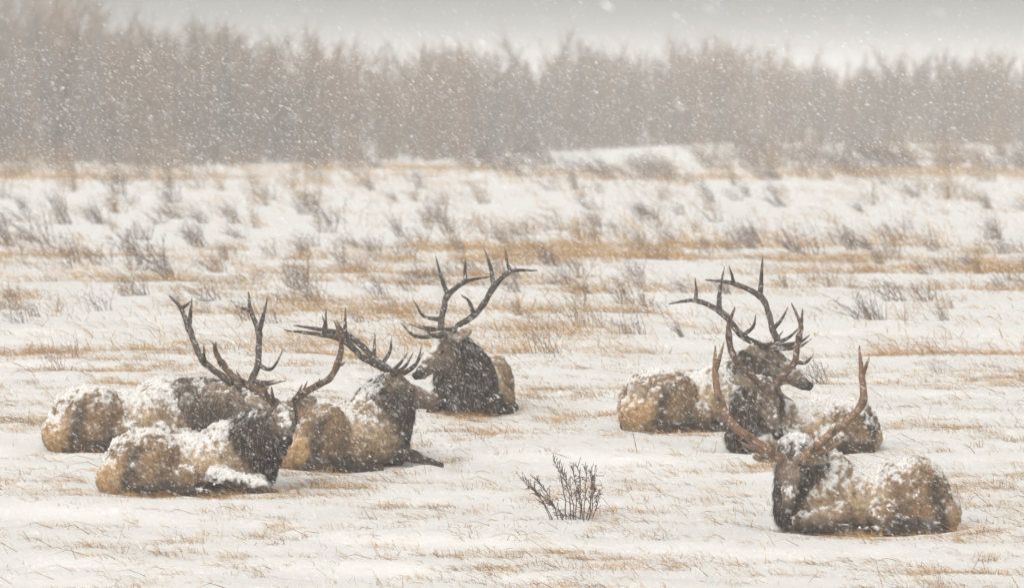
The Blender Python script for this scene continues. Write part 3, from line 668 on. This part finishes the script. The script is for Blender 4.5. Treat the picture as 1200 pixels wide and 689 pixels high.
for (bu, bv), (tu, tv) in STEMS:
    yo, yt = r.normal() * .07, r.normal() * .16
    p0 = np.array([(bu - 668) / S_, yo, max(-.03, (616 - bv) / S_ * .3 - .03)]); p1 = np.array([(tu - 668) / S_, yo + yt, (618 - tv) / S_])
    A, B, ra, rb = [], [], [], []; pts = [p0]; seg = 7
    for s in range(1, seg + 1):
        t = s / seg; pts.append(p0 + (p1 - p0) * t + np.array([.03 * math.sin(3.0 * t), 0, .03 * math.sin(math.pi * t)]) + r.normal(size=3) * .007)
    for s in range(seg):
        A.append(pts[s]); B.append(pts[s + 1]); ra.append(.0062 * (1 - .65 * s / seg)); rb.append(.0062 * (1 - .65 * (s + 1) / seg))
        for _ in range(0 if s < 2 else (2 if s < 4 else 4)):
            d = (p1 - p0) / np.linalg.norm(p1 - p0) + r.normal(size=3) * .6; d /= np.linalg.norm(d); ln = .03 + .08 * r.random(); q = pts[s] + (pts[s + 1] - pts[s]) * r.random()
            A.append(q); B.append(q + d * ln); ra.append(.0035); rb.append(.0022)
            for _ in range(2):
                bq = q + d * ln * r.random(); bd = d + r.normal(size=3) * .9; bd /= np.linalg.norm(bd); A.append(bq); B.append(bq + bd * .014); ra.append(.0045); rb.append(.002)
    V, F, m_ = cones(np.array(A), np.array(B), np.array(ra), np.array(rb), 4)
    c = np.repeat(np.array((.105, .070, .060))[None] * (.7 + .7 * r.random((len(A), 1))), m_, 0)
    obj('stem', mesh_np('shrub_stem', V, tris=F, mat=M_bark, cols=c), shrub)

# ------------------------------------------------------------------ the leafless wood
def tree_sticks(r, height, n_stem, spread, twigs):
    A, B, ra, rb = [], [], [], []
    for i in range(n_stem):
        p = np.array([r.normal() * .25, r.normal() * .25, -.2]) * (n_stem > 2); d = np.array([r.normal() * spread, r.normal() * spread, 1.0]); d /= np.linalg.norm(d)
        L = height * (.6 + .45 * r.random()); seg = 5; R0 = .045 * height / 7 * (.6 + .6 * r.random())
        for s in range(seg):
            q = p + d * L / seg; A.append(p); B.append(q); ra.append(R0 * (1 - s / (seg + .4))); rb.append(R0 * (1 - (s + 1) / (seg + .4)))
            for _ in range(twigs if s else twigs // 3):
                w = d * .9 + r.normal(size=3) * np.array([.55, .55, .25]); w /= np.linalg.norm(w); ln = L * (.08 + .16 * r.random()); o_ = p + (q - p) * r.random()
                A.append(o_); B.append(o_ + w * ln); ra.append(.020); rb.append(.008)
            p = q; d = d + r.normal(size=3) * .10; d /= np.linalg.norm(d)
    return np.array(A), np.array(B), np.array(ra), np.array(rb)
r = np.random.default_rng(21)
PROT = [tree_sticks(r, 6.0 + 1.6 * r.random(), int(r.integers(4, 6)), .16, 16) for _ in range(9)]
def sticks(A, B, ra, rb):
    big = ra > .0205
    V0, F0, _ = cones(A[big], B[big], ra[big], rb[big])
    A, B, w = A[~big], B[~big], ra[~big] * 1.15
    d = B - A; u = np.cross(d, np.random.default_rng(1).normal(size=d.shape)); u /= np.linalg.norm(u, axis=1)[:, None]; q = np.cross(d, u); q /= np.linalg.norm(q, axis=1)[:, None]
    V1 = np.stack([A + u * w[:, None], A - u * w[:, None] * .5 + q * w[:, None] * .87, A - u * w[:, None] * .5 - q * w[:, None] * .87, B], 1).reshape(-1, 3)
    F1 = (np.array([(0, 1, 3), (1, 2, 3), (2, 0, 3)])[None] + (np.arange(len(A)) * 4)[:, None, None]).reshape(-1, 3)
    return np.vstack([V0, V1]), np.vstack([F0, F1 + len(V0)]), 0
PV = [sticks(*p) for p in PROT]
WV, WF, WC, off = [], [], [], 0
TONES = np.array([(.285, .190, .125), (.250, .172, .118), (.215, .165, .128), (.280, .195, .132), (.190, .165, .148)])
for i in range(850):
    u = random.uniform(-330, 1530); back = random.random() ** 1.3
    edge = float(np.interp(u, [-400, 420, 620, 760, 1300], [490, 510, 610, 670, 690])) + 12 * math.sin(u * .021)
    y = edge + back * 90; x = (u - 600) * y / FPX
    V, F, m_ = PV[i % 9]; a = random.uniform(0, 6.28); s = random.uniform(.78, 1.08) * float(np.interp(u, [-300, 60, 130, 260, 420, 560, 640, 880, 960, 1250], [1.25, 1.22, .95, 1.0, .88, .80, .92, .98, .86, .95]))
    s *= 1 + .12 * float(noise2(np.array([u * .02]), np.array([3.3]), 2)[0])
    ca, sa = math.cos(a) * s, math.sin(a) * s
    Vr = np.stack([V[:, 0] * ca - V[:, 1] * sa + x, V[:, 0] * sa + V[:, 1] * ca + y, V[:, 2] * s + float(ground_z(x, y)[0])], 1)
    n01 = float(noise2(np.array([u * .006]), np.array([y * .02]), 6)[0]); tn = TONES[int(np.clip(2 + n01 * 4 + random.gauss(0, .9), 0, 4))]
    WV.append(Vr); WF.append(F + off); off += len(V); WC.append(np.repeat(np.tile(tn * random.uniform(.62, .94), (1, 1)), len(V), 0))
wood = obj('leafless_wood', mesh_np('leafless_wood', np.vstack(WV), tris=np.vstack(WF), mat=M_twig, cols=np.vstack(WC)))
tag(wood, 'grey-brown leafless wood fading into blowing snow along the horizon', 'wood', kind='stuff')

def lone_tree(u, v, top, seed, label, name='bare_tree', spread=.10, stems=1, twigs=46, conifer=False):
    x, y = at(u, v); x, y = float(x), float(y); z = float(ground_z(x, y)[0]); hgt = CAM_H - (top - HORIZON) * y / FPX - z
    rr = np.random.default_rng(seed); root = bpy.data.objects.new(name, None); col.objects.link(root); root.location = (x, y, z); tag(root, label, 'tree')
    if conifer:
        A = np.array([(0, 0, -.2)]); B = np.array([(0, 0, hgt)]); V, F, m_ = cones(A, B, np.array([.11]), np.array([.01]), 7); tA, tB, t0, t1 = [], [], [], []
        for _ in range(420):
            t = .2 + .79 * rr.random(); an = rr.random() * 6.28; ln = (1.02 - t) * 1.25 * (.6 + .5 * rr.random()); p = np.array([0, 0, hgt * t]); tA.append(p); tB.append(p + np.array([math.cos(an) * ln, math.sin(an) * ln, -.18 * ln])); t0.append(.035); t1.append(.012)
        tc_ = (.155, .135, .112)
    else:
        a, b_, c0, c1 = tree_sticks(rr, hgt / .93, stems, spread, twigs); big = c0 > .021
        V, F, m_ = cones(a[big], b_[big], c0[big], c1[big], 6); tA, tB, t0, t1 = a[~big], b_[~big], c0[~big], c1[~big]; tc_ = (.215, .175, .145)
    obj('trunk', mesh_np('tree_trunk', V, tris=F, mat=M_bark, cols=np.tile(np.array([.17, .135, .11]), (len(V), 1))), root)
    V, F, m_ = cones(np.array(tA), np.array(tB), np.array(t0), np.array(t1)); obj('crown', mesh_np('tree_crown', V, tris=F, mat=M_twig, cols=np.tile(np.array(tc_), (len(V), 1))), root)
lone_tree(18, 194, -12, 1, 'tall bare tree at the far left end of the wood', stems=2)
lone_tree(58, 195, -4, 2, 'tall bare tree second from the left end of the wood', stems=2)
lone_tree(96, 196, 8, 3, 'tall bare tree third from the left, where the wood steps down', stems=2)
lone_tree(265, 196, 24, 4, 'small pointed conifer rising above the wood left of centre', name='conifer_tree', conifer=True)
lone_tree(640, 180, 42, 6, 'slender bare tree poking above the middle of the wood', stems=2)

# bushes in front of the wood
for i in range(74):
    if i < 40: u, v = random.uniform(880, 1240), random.uniform(180, 202)
    else: u, v = random.uniform(-20, 1000), random.uniform(184, 212)
    hp = random.uniform(18, 38); brush(u, v, hp, i, 'hazy %s %s bush at the foot of the wood, far %s' % ('tall' if hp > 28 else 'low', ('brown', 'grey-brown', 'straw-coloured')[i % 3], zone(u, 300).split(',')[0]), 'bushes along the foot of the wood', name='willow_bush', wide=1.8)

# ------------------------------------------------------------------ falling snow
def flakes(n_, x0, x1, y0, y1, z0, z1, size, r):
    P = np.stack([r.uniform(x0, x1, n_), r.uniform(y0, y1, n_), np.where(r.random(n_) < .95, r.uniform(z0, 4.62, n_), r.uniform(4.62, z1, n_))], 1)
    d = np.array([.80, .10, -.55]) + r.normal(size=(n_, 3)) * np.array([.12, .30, .14]); d /= np.linalg.norm(d, axis=1)[:, None]
    a = np.cross(d, r.normal(size=(n_, 3))); a /= np.linalg.norm(a, axis=1)[:, None]; b_ = np.cross(d, a)
    s = size * (.5 + .8 * r.random(n_) ** 2)[:, None]; el = (5.0 + 4.5 * r.random(n_))[:, None]
    V = np.stack([P + d * s * el + a * s * .3, P - d * s * el - b_ * s * .3, P + d * s * el * .3 + a * s * 1.1 - b_ * s * .6, P - d * s * el * .3 - a * s * .7 + b_ * s], 1) + r.normal(size=(n_, 4, 3)) * s[:, :, None] * .25
    F = np.array([(0, 2, 3), (1, 3, 2), (0, 1, 2), (1, 0, 3)])
    return V.reshape(-1, 3), (F[None] + (np.arange(n_) * 4)[:, None, None]).reshape(-1, 3)
r = np.random.default_rng(77)
V1, F1 = flakes(150000, -7, 7, 62, 135, -.6, 6.4, .0019, r); V2, F2 = flakes(1500, -5, 5, 30, 58, -.8, 6.0, .004, r)
snowfall = obj('falling_snow', mesh_np('falling_snow', np.vstack([V1, V2]), tris=np.vstack([F1, F2 + len(V1)]), smooth=False, mat=M_flake))
tag(snowfall, 'wind-driven snowflakes filling the air over the field', 'snow', kind='stuff')

# ------------------------------------------------------------------ the air
m = bpy.data.materials.new('haze_air'); m.use_nodes = True; n = m.node_tree; n.nodes.clear()
vo = n.nodes.new('ShaderNodeVolumePrincipled'); vo.inputs['Density'].default_value = HAZE; vo.inputs['Color'].default_value = (.97, .965, .96, 1); vo.inputs['Anisotropy'].default_value = 0.0
mo = n.nodes.new('ShaderNodeOutputMaterial'); n.links.new(vo.outputs[0], mo.inputs['Volume'])
X, Y0, Y1, Z0, Z1 = 4200, -400, 7500, -6, 14
hv = [(sx_ * X, y_, z_) for z_ in (Z0, Z1) for y_ in (Y0, Y1) for sx_ in (-1, 1)]
haze = obj('haze', mesh_np('haze', hv, quads=np.array([(0, 2, 3, 1), (4, 5, 7, 6), (0, 1, 5, 4), (2, 6, 7, 3), (0, 4, 6, 2), (1, 3, 7, 5)]), mat=m))
tag(haze, kind='stuff')
